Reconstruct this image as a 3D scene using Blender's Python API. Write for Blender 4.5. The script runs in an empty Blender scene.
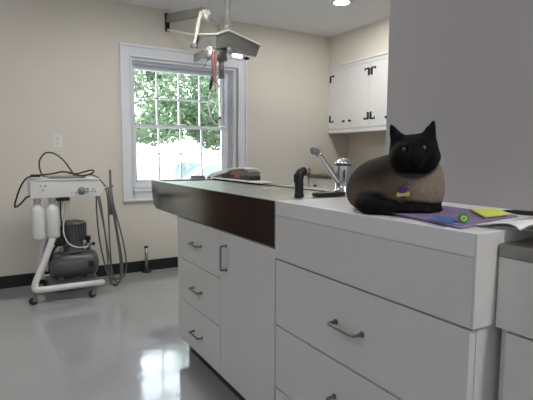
import bpy, bmesh, math, random
import numpy as np
from mathutils import Vector, Matrix, noise as mnoise
random.seed(7); rng = np.random.default_rng(7)
PI = math.pi
scene = bpy.context.scene
COL = scene.collection
# ------------------------------------------------------------------ helpers
ORG = {}
def V(*a): return Vector(a)

class MB:
    """collects shapes and links them as ONE mesh object"""
    def __init__(s): s.v = []; s.f = []; s.sm = []
    def add(s, vs, fs, smooth=False):
        n = len(s.v); s.v += [tuple(v) for v in vs]
        s.f += [tuple(i + n for i in f) for f in fs]; s.sm += [smooth] * len(fs); return s
    def box(s, x0, x1, y0, y1, z0, z1):
        x0, x1 = min(x0, x1), max(x0, x1); y0, y1 = min(y0, y1), max(y0, y1); z0, z1 = min(z0, z1), max(z0, z1)
        vs = [(x, y, z) for z in (z0, z1) for y in (y0, y1) for x in (x0, x1)]
        return s.add(vs, [(0, 2, 3, 1), (4, 5, 7, 6), (0, 1, 5, 4), (2, 6, 7, 3), (0, 4, 6, 2), (1, 3, 7, 5)])
    def obox(s, c, ux, uy, uz, hx, hy, hz):
        c, ux, uy, uz = Vector(c), Vector(ux).normalized(), Vector(uy).normalized(), Vector(uz).normalized()
        vs = [c + ux * (hx * a) + uy * (hy * b) + uz * (hz * d) for d in (-1, 1) for b in (-1, 1) for a in (-1, 1)]
        return s.add(vs, [(0, 2, 3, 1), (4, 5, 7, 6), (0, 1, 5, 4), (2, 6, 7, 3), (0, 4, 6, 2), (1, 3, 7, 5)])
    def tube(s, pts, r, n=10, caps=True, closed=False):
        pts = [Vector(p) for p in pts]; m = len(pts)
        rs = r if isinstance(r, (list, tuple)) else [r] * m
        vs = []; up = None
        for i, p in enumerate(pts):
            if closed: t = pts[(i + 1) % m] - pts[i - 1]
            else: t = pts[min(i + 1, m - 1)] - pts[max(i - 1, 0)]
            t = t.normalized() if t.length > 1e-9 else Vector((0, 0, 1))
            if up is None:
                up = Vector((0, 0, 1)) if abs(t.z) < .9 else Vector((1, 0, 0))
            a = t.cross(up)
            if a.length < 1e-6: a = t.orthogonal()
            a.normalize(); b = a.cross(t).normalized(); up = b
            for k in range(n):
                w = 2 * PI * k / n; vs.append(p + (a * math.cos(w) + b * math.sin(w)) * rs[i])
        fs = []
        for i in range(m if closed else m - 1):
            j = (i + 1) % m
            for k in range(n):
                l = (k + 1) % n; fs.append((i * n + k, j * n + k, j * n + l, i * n + l))
        s.add(vs, fs, True)
        if caps and not closed:
            s.add([vs[k] for k in range(n)], [tuple(range(n))]); s.add(vs[-n:], [tuple(range(n))[::-1]])
        return s
    def cyl(s, p0, p1, r0, r1=None, n=20): return s.tube([p0, p1], [r0, r0 if r1 is None else r1], n)
    def lathe(s, c, prof, n=24, axis='z', caps=True):
        cx, cy, cz = c; vs = []; m = len(prof)
        for r, h in prof:
            for k in range(n):
                w = 2 * PI * k / n; a, b = r * math.cos(w), r * math.sin(w)
                vs.append({'z': (cx + a, cy + b, cz + h), 'x': (cx + h, cy + a, cz + b), 'y': (cx + a, cy + h, cz + b)}[axis])
        fs = [(i * n + k, i * n + (k + 1) % n, (i + 1) * n + (k + 1) % n, (i + 1) * n + k) for i in range(m - 1) for k in range(n)]
        s.add(vs, fs, True)
        if not caps: return s
        if prof[0][0] > 1e-5: s.add(vs[:n], [tuple(range(n))[::-1]])
        if prof[-1][0] > 1e-5: s.add(vs[-n:], [tuple(range(n))])
        return s
    def prism(s, poly, d, smooth=False):
        """poly: planar 3-D points, d: extrusion vector"""
        d = Vector(d); a = [Vector(p) for p in poly]; b = [p + d for p in a]; n = len(a)
        s.add(a + b, [tuple(range(n))[::-1], tuple(range(n, 2 * n))])
        s.add(a + b, [(i, (i + 1) % n, n + (i + 1) % n, n + i) for i in range(n)], smooth); return s
    def ball(s, c, r, n=14, m=10):
        rx, ry, rz = r if isinstance(r, (tuple, list)) else (r, r, r); c = Vector(c)
        vs = [c + Vector((0, 0, -rz))]
        for i in range(1, m):
            t = -PI / 2 + PI * i / m
            for k in range(n):
                w = 2 * PI * k / n; vs.append(c + Vector((rx * math.cos(t) * math.cos(w), ry * math.cos(t) * math.sin(w), rz * math.sin(t))))
        vs.append(c + Vector((0, 0, rz))); L = len(vs) - 1
        fs = [(0, 1 + (k + 1) % n, 1 + k) for k in range(n)]
        for i in range(m - 2):
            for k in range(n):
                a, b = 1 + i * n + k, 1 + i * n + (k + 1) % n; fs.append((a, b, b + n, a + n))
        q = 1 + (m - 2) * n; fs += [(q + k, q + (k + 1) % n, L) for k in range(n)]
        return s.add(vs, fs, True)
    def build(s, name, mat, parent=None, loc=None, bevel=0, seg=2, weld=True):
        if parent is not None: org = ORG[parent.name]
        else: org = Vector(loc) if loc is not None else Vector((0, 0, 0))
        me = bpy.data.meshes.new(name)
        me.from_pydata([Vector(v) - org for v in s.v], [], s.f)
        me.polygons.foreach_set('use_smooth', s.sm)
        bm = bmesh.new(); bm.from_mesh(me)
        if weld: bmesh.ops.remove_doubles(bm, verts=bm.verts, dist=1e-6)
        bmesh.ops.recalc_face_normals(bm, faces=bm.faces)
        bm.to_mesh(me); bm.free()
        me.materials.append(mat)
        o = bpy.data.objects.new(name, me); COL.objects.link(o)
        ORG[o.name] = org
        if parent is not None: o.parent = parent
        else: o.location = org
        if bevel:
            b = o.modifiers.new('bevel', 'BEVEL'); b.width = bevel; b.segments = seg; b.limit_method = 'ANGLE'; b.angle_limit = .6
            b.harden_normals = False
        return o

def tag(o, label, cat, group=None):
    o['label'] = label; o['category'] = cat
    if group: o['group'] = group
    return o
def thing(name, label, cat, loc, group=None):
    o = bpy.data.objects.new(name, None); o.empty_display_size = .05; COL.objects.link(o); o.location = loc
    ORG[o.name] = Vector(loc); return tag(o, label, cat, group)
def struct(o): o['kind'] = 'structure'; return o
def structroot(name, loc):
    o = bpy.data.objects.new(name, None); COL.objects.link(o); o.location = loc; ORG[o.name] = Vector(loc); return struct(o)
def smooth(pts, sub=6, closed=False):
    P = [Vector(p) for p in pts]; out = []; n = len(P)
    rng_ = range(n) if closed else range(n - 1)
    for i in rng_:
        p0 = P[(i - 1) % n] if (closed or i > 0) else P[0] * 2 - P[1]
        p1, p2 = P[i], P[(i + 1) % n]
        p3 = P[(i + 2) % n] if (closed or i + 2 < n) else P[-1] * 2 - P[-2]
        for k in range(sub):
            t = k / sub
            out.append(.5 * ((2 * p1) + (p2 - p0) * t + (2 * p0 - 5 * p1 + 4 * p2 - p3) * t * t + (3 * p1 - p0 - 3 * p2 + p3) * t ** 3))
    if not closed: out.append(P[-1])
    return out

# ------------------------------------------------------------------ materials
def mat(name, col, rough=.5, metal=0., noise=0., nscale=8., bump=0., bscale=60., spec=None, col2=None, coat=0., bdist=.01, aniso=None, rnoise=0.):
    m = bpy.data.materials.new(name); m.use_nodes = True; nt = m.node_tree; b = nt.nodes['Principled BSDF']
    b.inputs['Base Color'].default_value = (*col, 1); b.inputs['Roughness'].default_value = rough; b.inputs['Metallic'].default_value = metal
    if spec is not None: b.inputs['Specular IOR Level'].default_value = spec
    if coat: b.inputs['Coat Weight'].default_value = coat; b.inputs['Coat Roughness'].default_value = .05
    tc = nt.nodes.new('ShaderNodeTexCoord')
    src = tc.outputs['Object']
    if aniso:
        mp = nt.nodes.new('ShaderNodeMapping'); mp.inputs['Scale'].default_value = aniso; nt.links.new(src, mp.inputs['Vector']); src = mp.outputs['Vector']
    if noise or rnoise:
        n = nt.nodes.new('ShaderNodeTexNoise'); n.inputs['Scale'].default_value = nscale; n.inputs['Detail'].default_value = 4; nt.links.new(src, n.inputs['Vector'])
        if noise:
            mx = nt.nodes.new('ShaderNodeMix'); mx.data_type = 'RGBA'; nt.links.new(n.outputs['Fac'], mx.inputs[0])
            c2 = col2 or tuple(c * (1 - noise) for c in col)
            mx.inputs[6].default_value = (*c2, 1); mx.inputs[7].default_value = (*[min(1, c * (1 + (0 if col2 else noise))) for c in col], 1)
            nt.links.new(mx.outputs[2], b.inputs['Base Color'])
        if rnoise:
            mr = nt.nodes.new('ShaderNodeMapRange'); nt.links.new(n.outputs['Fac'], mr.inputs[0])
            mr.inputs[3].default_value = max(0, rough - rnoise); mr.inputs[4].default_value = rough + rnoise; nt.links.new(mr.outputs[0], b.inputs['Roughness'])
    if bump:
        n2 = nt.nodes.new('ShaderNodeTexNoise'); n2.inputs['Scale'].default_value = bscale; n2.inputs['Detail'].default_value = 3; nt.links.new(src, n2.inputs['Vector'])
        bp = nt.nodes.new('ShaderNodeBump'); bp.inputs['Strength'].default_value = bump; bp.inputs['Distance'].default_value = bdist
        nt.links.new(n2.outputs['Fac'], bp.inputs['Height']); nt.links.new(bp.outputs['Normal'], b.inputs['Normal'])
    return m
def emis(name, col, s):
    m = bpy.data.materials.new(name); m.use_nodes = True; nt = m.node_tree; nt.nodes.clear()
    e = nt.nodes.new('ShaderNodeEmission'); e.inputs[0].default_value = (*col, 1); e.inputs[1].default_value = s
    o = nt.nodes.new('ShaderNodeOutputMaterial'); nt.links.new(e.outputs[0], o.inputs[0]); return m
def glass(name, tint=(1, 1, 1)):
    m = bpy.data.materials.new(name); m.use_nodes = True; nt = m.node_tree; nt.nodes.clear()
    t = nt.nodes.new('ShaderNodeBsdfTransparent'); t.inputs[0].default_value = (*tint, 1)
    g = nt.nodes.new('ShaderNodeBsdfGlossy'); g.inputs['Roughness'].default_value = .02
    f = nt.nodes.new('ShaderNodeFresnel'); f.inputs[0].default_value = 1.45
    x = nt.nodes.new('ShaderNodeMixShader'); o = nt.nodes.new('ShaderNodeOutputMaterial')
    nt.links.new(f.outputs[0], x.inputs[0]); nt.links.new(t.outputs[0], x.inputs[1]); nt.links.new(g.outputs[0], x.inputs[2]); nt.links.new(x.outputs[0], o.inputs[0]); return m

M = dict(
    cream=mat('cream_paint', (.74, .695, .615), .75, noise=.03, nscale=3, bump=.08, bscale=140),
    graywall=mat('grey_paint', (.43, .412, .418), .75, noise=.02, nscale=4, bump=.03, bscale=160),
    ceil=mat('ceiling_paint', (.92, .92, .925), .85, noise=.02, nscale=3, bump=.06, bscale=160),
    trim=mat('white_trim_paint', (.80, .82, .86), .4, noise=.02, nscale=6),
    lam=mat('white_laminate', (.72, .715, .70), .42, noise=.025, nscale=30, bump=.03, bscale=300),
    lamtop=mat('white_laminate_top', (.80, .80, .81), .3, noise=.02, nscale=25),
    gap=mat('dark_gap', (.03, .03, .03), .8, noise=.1),
    toe=mat('toe_kick_vinyl', (.035, .035, .037), .5, noise=.1),
    base=mat('black_vinyl', (.013, .013, .014), .45, noise=.15, nscale=12),
    steel=mat('brushed_steel', (.30, .295, .275), .13, 1, noise=.03, nscale=5, aniso=(1, .3, 8)),
    steelshelf=mat('brushed_steel_sheet', (.56, .58, .55), .28, 1, noise=.04, nscale=20, aniso=(6, .3, 1)),
    steeldull=mat('dull_steel', (.33, .32, .30), .42, 1, noise=.12, nscale=25, rnoise=.08),
    chrome=mat('chrome', (.62, .62, .63), .09, 1, noise=.02),
    nickel=mat('satin_nickel', (.27, .265, .25), .42, 1, noise=.05),
    black=mat('black_plastic', (.012, .012, .012), .4, noise=.1),
    blackmat=mat('black_rubber', (.02, .02, .02), .7, noise=.1),
    iron=mat('black_iron', (.01, .01, .01), .55, noise=.15),
    white=mat('white_enamel', (.78, .78, .76), .3, noise=.03, nscale=15),
    whiteplastic=mat('white_plastic', (.80, .80, .77), .38, noise=.03, nscale=12),
    greyp=mat('grey_plastic', (.25, .26, .26), .5, noise=.05),
    greyh=mat('grey_hose_rubber', (.13, .13, .12), .5, noise=.08),
    brownh=mat('brown_hose_rubber', (.07, .055, .04), .5, noise=.1),
    compressor=mat('compressor_grey_enamel', (.105, .11, .112), .35, noise=.1, nscale=20),
    cast=mat('cast_aluminium', (.15, .15, .148), .5, .3, noise=.15, nscale=40),
    lampg=mat('lamp_grey_enamel', (.19, .19, .175), .45, noise=.04),
    lampc=mat('lamp_cream_enamel', (.80, .78, .70), .4, noise=.03),
    lampp=mat('lamp_pole_grey', (.42, .42, .41), .4, noise=.03),
    lampd=mat('lamp_arm_grey', (.27, .26, .23), .45, noise=.05),
    red=mat('red_cable', (.33, .11, .11), .5, noise=.1), pink=mat('pink_cable', (.50, .30, .29), .5, noise=.1),
    clear=mat('milky_tube', (.70, .72, .66), .3, noise=.05),
    purple=mat('purple_folder_card', (.27, .20, .38), .6, noise=.06, nscale=20),
    blue=mat('blue_folder_card', (.06, .16, .42), .55, noise=.05, nscale=20),
    yellow=mat('yellow_note_paper', (.72, .76, .14), .7, noise=.03),
    notedk=mat('note_pad_back', (.10, .11, .04), .7, noise=.05),
    green=mat('green_plastic', (.10, .33, .05), .45, noise=.2, nscale=60),
    greenl=mat('pale_green_plastic', (.55, .72, .30), .45, noise=.05),
    paper=mat('white_paper', (.84, .84, .84), .75, noise=.02),
    towel=mat('white_cloth', (.80, .80, .77), .9, noise=.04, bump=.3, bscale=200),
    darkcase=mat('dark_brown_case', (.045, .035, .03), .6, noise=.2),
    greycase=mat('grey_brown_case', (.20, .185, .165), .6, noise=.25, nscale=20),
    rednote=mat('red_label', (.42, .11, .10), .6, noise=.08),
    wood=mat('dark_brown_wood', (.085, .042, .034), .45, noise=.35, nscale=6, aniso=(6, 6, .5)),
    brownedge=mat('brown_counter_edge', (.16, .12, .085), .45, noise=.15),
    gravel=mat('pale_driveway', (.26, .26, .255), .9, noise=.12, nscale=3, bump=.3, bscale=30),
    carpaint=mat('white_car_paint', (.75, .77, .78), .25, coat=.6, noise=.01),
    carglass=mat('car_glass', (.12, .145, .155), .08, noise=.05),
    tyre=mat('tyre_rubber', (.03, .03, .03), .8, noise=.1),
    bark=mat('bark', (.10, .075, .05), .9, noise=.4, nscale=10, bump=.5, bscale=20),
    glass=glass('window_glass', (.98, 1, .985)),
    lens=emis('lamp_lens', (1, .95, .86), 14.), tubelamp=emis('exam_bulb', (1, .97, .92), 9.),
)
def leafmat(name, c1, c2):
    m = bpy.data.materials.new(name); m.use_nodes = True; nt = m.node_tree; b = nt.nodes['Principled BSDF']
    g = nt.nodes.new('ShaderNodeNewGeometry'); tc = nt.nodes.new('ShaderNodeTexCoord')
    n = nt.nodes.new('ShaderNodeTexNoise'); n.inputs['Scale'].default_value = 5.; nt.links.new(tc.outputs['Object'], n.inputs['Vector'])
    ad = nt.nodes.new('ShaderNodeMath'); ad.operation = 'MULTIPLY_ADD'; nt.links.new(g.outputs['Random Per Island'], ad.inputs[0]); ad.inputs[1].default_value = .6
    nt.links.new(n.outputs['Fac'], ad.inputs[2])
    r = nt.nodes.new('ShaderNodeValToRGB'); r.color_ramp.elements[0].color = (*c1, 1); r.color_ramp.elements[0].position = .35
    r.color_ramp.elements[1].color = (*c2, 1); r.color_ramp.elements[1].position = 1.05
    nt.links.new(ad.outputs[0], r.inputs[0]); nt.links.new(r.outputs[0], b.inputs['Base Color']); b.inputs['Roughness'].default_value = .55
    t = nt.nodes.new('ShaderNodeBsdfTranslucent'); nt.links.new(r.outputs[0], t.inputs[0]); mx = nt.nodes.new('ShaderNodeMixShader'); mx.inputs[0].default_value = .35
    nt.links.new(b.outputs[0], mx.inputs[1]); nt.links.new(t.outputs[0], mx.inputs[2]); nt.links.new(mx.outputs[0], nt.nodes['Material Output'].inputs[0]); return m
def floormat():
    m = mat('grey_epoxy_floor', (.365, .372, .38), .10, noise=.10, nscale=1.6, rnoise=.03, bump=.16, bscale=11., bdist=.010)
    m.node_tree.nodes['Principled BSDF'].inputs['Coat Weight'].default_value = .35
    m.node_tree.nodes['Principled BSDF'].inputs['Coat Roughness'].default_value = .06
    return m
M['floor'] = floormat()

# ------------------------------------------------------------------ camera
cam = bpy.data.cameras.new('camera'); camo = bpy.data.objects.new('camera', cam); COL.objects.link(camo); scene.camera = camo
F_PX = 462.374; YAW, PITCH, ROLL = .5346165, -.0972159, .00432482
cam.sensor_width = 36; cam.lens = F_PX / 533 * 36; cam.clip_start = .02
fw = V(math.sin(YAW) * math.cos(PITCH), math.cos(YAW) * math.cos(PITCH), math.sin(PITCH))
r0 = V(math.cos(YAW), -math.sin(YAW), 0); u0 = r0.cross(fw)
cr = r0 * math.cos(ROLL) + u0 * math.sin(ROLL); cu = -r0 * math.sin(ROLL) + u0 * math.cos(ROLL)
camo.matrix_world = Matrix(((cr.x, cu.x, -fw.x, 0), (cr.y, cu.y, -fw.y, 0), (cr.z, cu.z, -fw.z, 1.1), (0, 0, 0, 1)))
cam.dof.use_dof = False

# ------------------------------------------------------------------ room shell
CH = 2.432; YW = 4.29; XR = 3.67; XL = -2.6; YF = -2.2
struct(MB().box(XL, XR, YF, YW, -.12, 0).build('floor', M['floor']))
struct(MB().box(XL - .15, XR + .15, YF - .15, YW + .16, CH, CH + .15).build('ceiling', M['ceil']))
WX0, WX1, WZ0, WZ1 = 1.105, 2.165, .79, 1.965            # window opening
DX0, DX1, DZ = -1.06, -.16, 2.03                          # door opening, left of the view
w = MB()
w.box(XL, DX0, YW, YW + .16, -.12, CH); w.box(DX0, DX1, YW, YW + .16, DZ, CH); w.box(DX1, WX0, YW, YW + .16, -.12, CH)
w.box(WX0, WX1, YW, YW + .16, -.12, WZ0); w.box(WX0, WX1, YW, YW + .16, WZ1, CH); w.box(WX1, XR + .15, YW, YW + .16, -.12, CH)
struct(w.build('wall_back', M['cream']))
struct(MB().box(XR, XR + .15, YF - .15, YW, -.12, CH).build('wall_right', M['cream']))
struct(MB().box(XL - .15, XL, YF - .15, YW + .16, -.12, CH).build('wall_left', M['trim']))
struct(MB().box(XL, XR, YF - .15, YF, -.12, CH).build('wall_front', M['trim']))
struct(MB().box(1.348, 1.47, YF, 1.352, 0, CH).build('wall_middle', M['graywall'], bevel=.004))
# soffit over the wall cabinets
struct(MB().box(3.372, XR, 1.5, YW, 2.107, CH).build('trim_1', M['cream']))
struct(MB().box(DX1 + .06, 1.6, YW - .012, YW, 0, .102).box(1.6, 3.05, YW - .012, YW, 0, .102).build('baseboard_back', M['base'], bevel=.003))
# door left of the view (it is what the steel front mirrors)
d = structroot('door_1', ((DX0 + DX1) / 2, YW, 0))
MB().box(DX0 + .012, DX1 - .012, YW + .03, YW + .075, .006, DZ - .012).build('door_leaf', M['wood'], d, bevel=.004)
MB().box(DX0, DX0 + .012, YW - .01, YW + .16, 0, DZ).box(DX1 - .012, DX1, YW - .01, YW + .16, 0, DZ).box(DX0, DX1, YW - .01, YW + .16, DZ - .012, DZ).box(DX0 - .055, DX0, YW - .016, YW, 0, DZ + .055).box(DX1, DX1 + .055, YW - .016, YW, 0, DZ + .055).box(DX0, DX1, YW - .016, YW, DZ, DZ + .055).box(DX0 + .012, DX1 - .012, YW + .02, YW + .16, -.10, .0055).build('door_frame', M['wood'], d)
MB().lathe((DX0 + .08, YW + .03, 1.0), [(.0, -.06), (.02, -.058), (.027, -.045), (.02, -.03), (.012, -.02), (.012, -.008), (.03, -.006), (.03, 0)], axis='y').build('door_knob', M['nickel'], d)

# ------------------------------------------------------------------ window
wn = structroot('window_1', ((WX0 + WX1) / 2, YW, WZ0))
OX0, OX1, OZ0, OZ1 = 1.02, 2.283, .672, 2.075              # outer edge of the casing
def frame(mb, x0, x1, z0, z1, t, y0, y1, tt=None, tb=None):
    tt = t if tt is None else tt; tb = t if tb is None else tb
    mb.box(x0, x0 + t, y0, y1, z0, z1); mb.box(x1 - t, x1, y0, y1, z0, z1)
    mb.box(x0 + t, x1 - t, y0, y1, z1 - tt, z1); mb.box(x0 + t, x1 - t, y0, y1, z0, z0 + tb); return mb
c = MB(); frame(c, OX0, OX1, OZ0, OZ1, .095, YW - .018, YW, .105, .10)
c.build('window_casing', M['trim'], wn, bevel=.004)
c = MB(); frame(c, OX0 - .006, OX1 + .006, OZ0 - .006, OZ1 + .006, .022, YW - .028, YW - .0)
frame(c, OX0 + .078, OX1 - .078, OZ0 + .088, OZ1 - .09, .016, YW - .026, YW - .0); c.build('casing_molding', M['trim'], wn, bevel=.005)
c = MB(); frame(c, WX0, WX1, WZ0, WZ1, .018, YW - .006, YW + .15); frame(c, WX0 + .018, WX1 - .018, WZ0 + .018, WZ1 - .018, .02, YW + .035, YW + .055)
c.build('window_jamb', M['trim'], wn, bevel=.002)
MB().box(WX0 + .018, WX1 - .018, YW + .02, YW + .15, WZ0 + .018, WZ0 + .03).build('window_sill', M['trim'], wn, bevel=.004)
SX0, SX1 = WX0 + .024, WX1 - .088
def sash(nm, z0, z1, y, tb, tt):
    g = MB(); frame(g, SX0, SX1, z0, z1, .036, y, y + .034, tt, tb)
    gx0, gx1, gz0, gz1 = SX0 + .036, SX1 - .036, z0 + tb, z1 - tt
    for k in (1, 2, 3):
        x = gx0 + (gx1 - gx0) * k / 4; g.box(x - .0072, x + .0072, y + .004, y + .03, gz0, gz1)
    z = (gz0 + gz1) / 2; g.box(gx0, gx1, y + .004, y + .03, z - .0072, z + .0072)
    s_ = g.build(nm, M['trim'], wn, bevel=.002)
    MB().box(gx0, gx1, y + .016, y + .018, gz0, gz1).build('glass_panes', M['glass'], s_)
    return gx0, gx1
MB().box(SX1 + .002, WX1 - .018, YW + .065, YW + .15, WZ0 + .03, WZ1 - .018).build('sash_track', M['trim'], wn, bevel=.002)
sash('upper_sash', 1.352, 1.948, YW + .098, .028, .063)
sash('lower_sash', .815, 1.38, YW + .06, .045, .028)
MB().box(1.60, 1.66, YW + .05, YW + .064, 1.38, 1.395).build('sash_lock', M['trim'], wn, bevel=.003)

# ------------------------------------------------------------------ cabinet pulls
def bar_pull(name, parent, p0, p1, out, r=.0048, m='nickel'):
    """bow pull between two screw points on a face; out = how it stands off"""
    p0, p1, out = Vector(p0), Vector(p1), Vector(out); L = p1 - p0
    pts = [p0, p0 + out * .7, p0 + out * .93 + L * .02, p0 + out + L * .09, p0 + out * 1.01 + L * .5, p0 + out + L * .91, p0 + out * .93 + L * .98, p1 + out * .7, p1]
    mb = MB().tube(smooth(pts, 4), r, 10)
    n = out.normalized()
    for p in (p0, p1): mb.cyl(p, p + n * .003, r * 1.7, n=12)
    return mb.build(name, M[m], parent)

# ------------------------------------------------------------------ white drawer cabinet under the cat
CT = .94; CX = .85
dc = thing('drawer_cabinet', 'white laminate drawer cabinet directly below the cat, with wide drawers', 'cabinet', (1.1, .98, 0))
MB().box(.874, 1.345, .592, 1.372, .10, .7365).box(.874, 1.345, .592, .60, 0, .10).build('carcass', M['lam'], dc, bevel=.0015)
MB().box(CX, 1.345, .5905, 1.374, .7365, .8885).box(CX, 1.3465, .585, .5903, .7365, .9398).build('apron', M['lam'], dc, bevel=.0015)
MB().box(.91, .925, .60, 1.372, 0, .10).build('toe_kick', M['toe'], dc)
for z0, z1, hz in ((.4945, .7305, .601), (.262, .4885, .37), (.104, .256, .185)):
    dr = MB().box(CX + .002, .873, .5935, 1.3715, z0, z1).build('drawer', M['lam'], dc, bevel=.0015)
    bar_pull('handle', dr, (CX + .002, .921, hz + .01), (CX + .002, 1.033, hz + .01), (-.03, 0, 0), .0052)
ct = MB().box(CX, 1.3465, .5906, 1.374, .8897, CT).build('countertop', M['lamtop'], loc=(1.1, .98, .8897), bevel=.0012)
tag(ct, 'white laminate countertop slab that the cat and purple folders lie on', 'countertop')

# ------------------------------------------------------------------ peninsula cabinet under the steel tub
pc = thing('sink_cabinet', 'white laminate cabinet below the steel tub, three drawers and a door', 'cabinet', (1.08, 1.88, 0))
PY0, PY1 = 1.376, 2.392
MB().box(CX + .022, 1.33, PY0, PY1, .10, .768).box(.91, 1.33, PY1 - .02, PY1, 0, .10).build('carcass', M['lam'], pc, bevel=.0015)
MB().box(.915, .93, PY0, PY1 - .02, 0, .10).build('toe_kick', M['toe'], pc)
YD = 1.845
for z0, z1, hz in ((.5505, .766, .655), (.3265, .5465, .425), (.10, .3225, .197)):
    dr = MB().box(CX + .002, CX + .0215, YD + .002, PY1 - .001, z0, z1).build('drawer', M['lam'], pc, bevel=.0015)
    bar_pull('handle', dr, (CX + .002, 2.055, hz + .003), (CX + .002, 2.162, hz + .003), (-.026, 0, 0), .0046)
dd = MB().box(CX + .002, CX + .0215, PY0 + .001, YD - .002, .10, .766).build('door', M['lam'], pc, bevel=.0015)
bar_pull('handle', dd, (CX + .002, 1.777, .604), (CX + .002, 1.777, .709), (-.028, 0, 0), .0046)

# ------------------------------------------------------------------ stainless wet table
TX0, TX1, TY0, TY1 = .85, 1.345, 1.376, 2.852
wt = thing('wet_table', 'stainless steel treatment tub table jutting out past its white cabinet', 'table', (1.1, 2.1, .769))
prof = [(TY1, .94), (TY1 - .002, .915), (TY1 - .007, .885), (TY1 - .016, .85), (TY1 - .030, .818), (TY1 - .050, .792), (TY1 - .074, .776), (TY1 - .10, .7705), (TY0, .7705), (TY0, .94)]
def strip(x0, x1):  # a slice of the tub between two x
    return [(x0, y, z) for y, z in prof], (x1 - x0, 0, 0)
tb = MB(); a, dv = strip(TX0, TX0 + .012); tb.prism(a, dv); a, dv = strip(TX1 - .012, TX1); tb.prism(a, dv)
n = len(prof); fl = []
for i in range(n - 2):  # curved end and bottom shell between the two sides, 10 mm thick
    (y0, z0), (y1, z1) = prof[i], prof[i + 1]
    tb.add([(x, y, z) for x in (TX0 + .012, TX1 - .012) for y, z in ((y0, z0), (y1, z1), (y1 - (.012 if i < 7 else 0), z1 + (.012 if i >= 6 else 0)), (y0 - (.012 if i < 7 else 0), z0 + (.012 if i >= 6 else 0)))],
           [(0, 1, 2, 3), (7, 6, 5, 4), (0, 4, 5, 1), (1, 5, 6, 2), (2, 6, 7, 3), (3, 7, 4, 0)])
tb.box(TX0 + .012, TX1 - .012, TY0, TY0 + .01, .7705, .939)
tub = tb.build('tub', M['steel'], wt, bevel=.003)
r_ = MB(); r_.box(TX0, TX0 + .028, TY0, TY1, .935, .9408).box(TX1 - .045, TX1, TY0, TY1, .935, .9408).box(TX0, TX1, TY1 - .03, TY1, .935, .9408)
r_.build('rim', M['steelshelf'], wt, bevel=.002)
MB().box(TX0 + .012, TX1 - .012, TY0, 1.535, .925, .9402).build('faucet_deck', M['steelshelf'], wt)
g = MB()
for k in range(3):
    ya = 1.54 + k * .428; yb = ya + .424
    g.box(TX0 + .03, TX1 - .047, ya, yb, .927, .933)
    for j in range(1, 9):
        x = TX0 + .03 + j * .0465; g.box(x - .002, x + .002, ya + .02, yb - .02, .9325, .9342)
g.build('tray_panel', M['steelshelf'], wt, bevel=.001)

# faucet
fa = thing('faucet', 'chrome single lever faucet with spout angled up, beside the cat', 'faucet', (1.12, 1.42, .9425))
fb = MB(); fb.prism([(1.124 + .080 * math.cos(t) , 1.42 + .026 * math.sin(t), .9425) for t in np.linspace(0, 2 * PI, 28)[:-1]], (0, 0, .0145)); fb.build('base_plate', M['black'], fa, bevel=.003)
FX = 1.192
MB().lathe((FX, 1.42, .956), [(.034, 0), (.034, .006), (.030, .01), (.030, .102), (.031, .104)], 28).build('body', M['chrome'], fa)
MB().lathe((FX, 1.42, .956), [(.0335, .104), (.0335, .109)], 28).build('seal_ring', M['black'], fa)
MB().lathe((FX, 1.42, .956), [(.033, .109), (.033, .114), (.030, .121), (.023, .127), (.012, .131), (0, .132)], 28).build('dome_lever', M['chrome'], fa)
sp = MB().tube([(1.180, 1.42, .975), (1.165, 1.42, .998), (1.078, 1.42, 1.098), (1.066, 1.42, 1.108)], [.010, .0105, .0115, .0125], 16).build('spout', M['chrome'], fa)
MB().tube([(1.068, 1.42, 1.107), (1.056, 1.42, 1.115), (1.048, 1.42, 1.117), (1.040, 1.42, 1.115)], [.0125, .014, .0145, .0135], 16).build('aerator', M['greyp'], sp)
# side sprayer
spz = thing('side_sprayer', 'black side sprayer with bent neck standing by the tub rim', 'sprayer', (1.006, 1.455, .9415))
MB().tube(smooth([(1.006, 1.455, .9415), (1.006, 1.455, .955), (1.006, 1.455, .99), (1.004, 1.455, 1.010), (1.008, 1.455, 1.027), (1.020, 1.455, 1.037), (1.032, 1.455, 1.037)], 4), [.0185] * 4 + [.0165] * 4 + [.0175] * 4 + [.0190] * 4 + [.0180] * 8 + [.0165], 14).build('sprayer_handle', M['black'], spz)
MB().tube([(1.031, 1.455, 1.037), (1.049, 1.455, 1.034), (1.052, 1.455, 1.033)], [.0160, .0165, .012], 14).build('nozzle', M['nickel'], spz)
MB().obox((.9885, 1.455, 1.012), (1, 0, 0), (0, 1, 0), (0, 0, 1), .004, .007, .016).build('trigger', M['black'], spz, bevel=.002)

# things on the far rim of the tub
bd = MB().box(1.255, 1.335, 2.19, 2.99 - .15, .943, .952).build('board', M['whiteplastic'], loc=(1.295, 2.5, .943), bevel=.003)
tag(bd, 'long white plastic strip lying along the far rim of the steel tub', 'board')
cs = thing('equipment_case', 'dark case with red label on the far rim under a white cloth', 'case', (1.30, 2.47, .952))
MB().box(1.262, 1.34, 2.33, 2.70, .9525, .978).build('case_base', M['darkcase'], cs, bevel=.004)
MB().prism([(1.262, 2.335, .978), (1.262, 2.62, .978), (1.262, 2.56, 1.004), (1.262, 2.46, 1.016), (1.262, 2.36, 1.012), (1.262, 2.335, 1.004)], (.078, 0, 0)).build('case_lid', M['greycase'], cs, bevel=.005)
MB().box(1.2585, 1.262, 2.44, 2.51, .963, .992).build('red_label', M['rednote'], cs, bevel=.001)
tw = MB(); pr = [(2.90, .956), (2.82, .980), (2.70, 1.000), (2.60, 1.012), (2.50, 1.022), (2.40, 1.024), (2.36, 1.020)]
lo = [(2.36, 1.0165), (2.40, 1.0195), (2.50, 1.0175), (2.575, 1.006), (2.64, .985), (2.72, .979), (2.82, .9535), (2.90, .9525)]
tw.prism([(1.256, y, z) for y, z in pr] + [(1.256, y, z) for y, z in lo], (.088, 0, 0), True)
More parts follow.
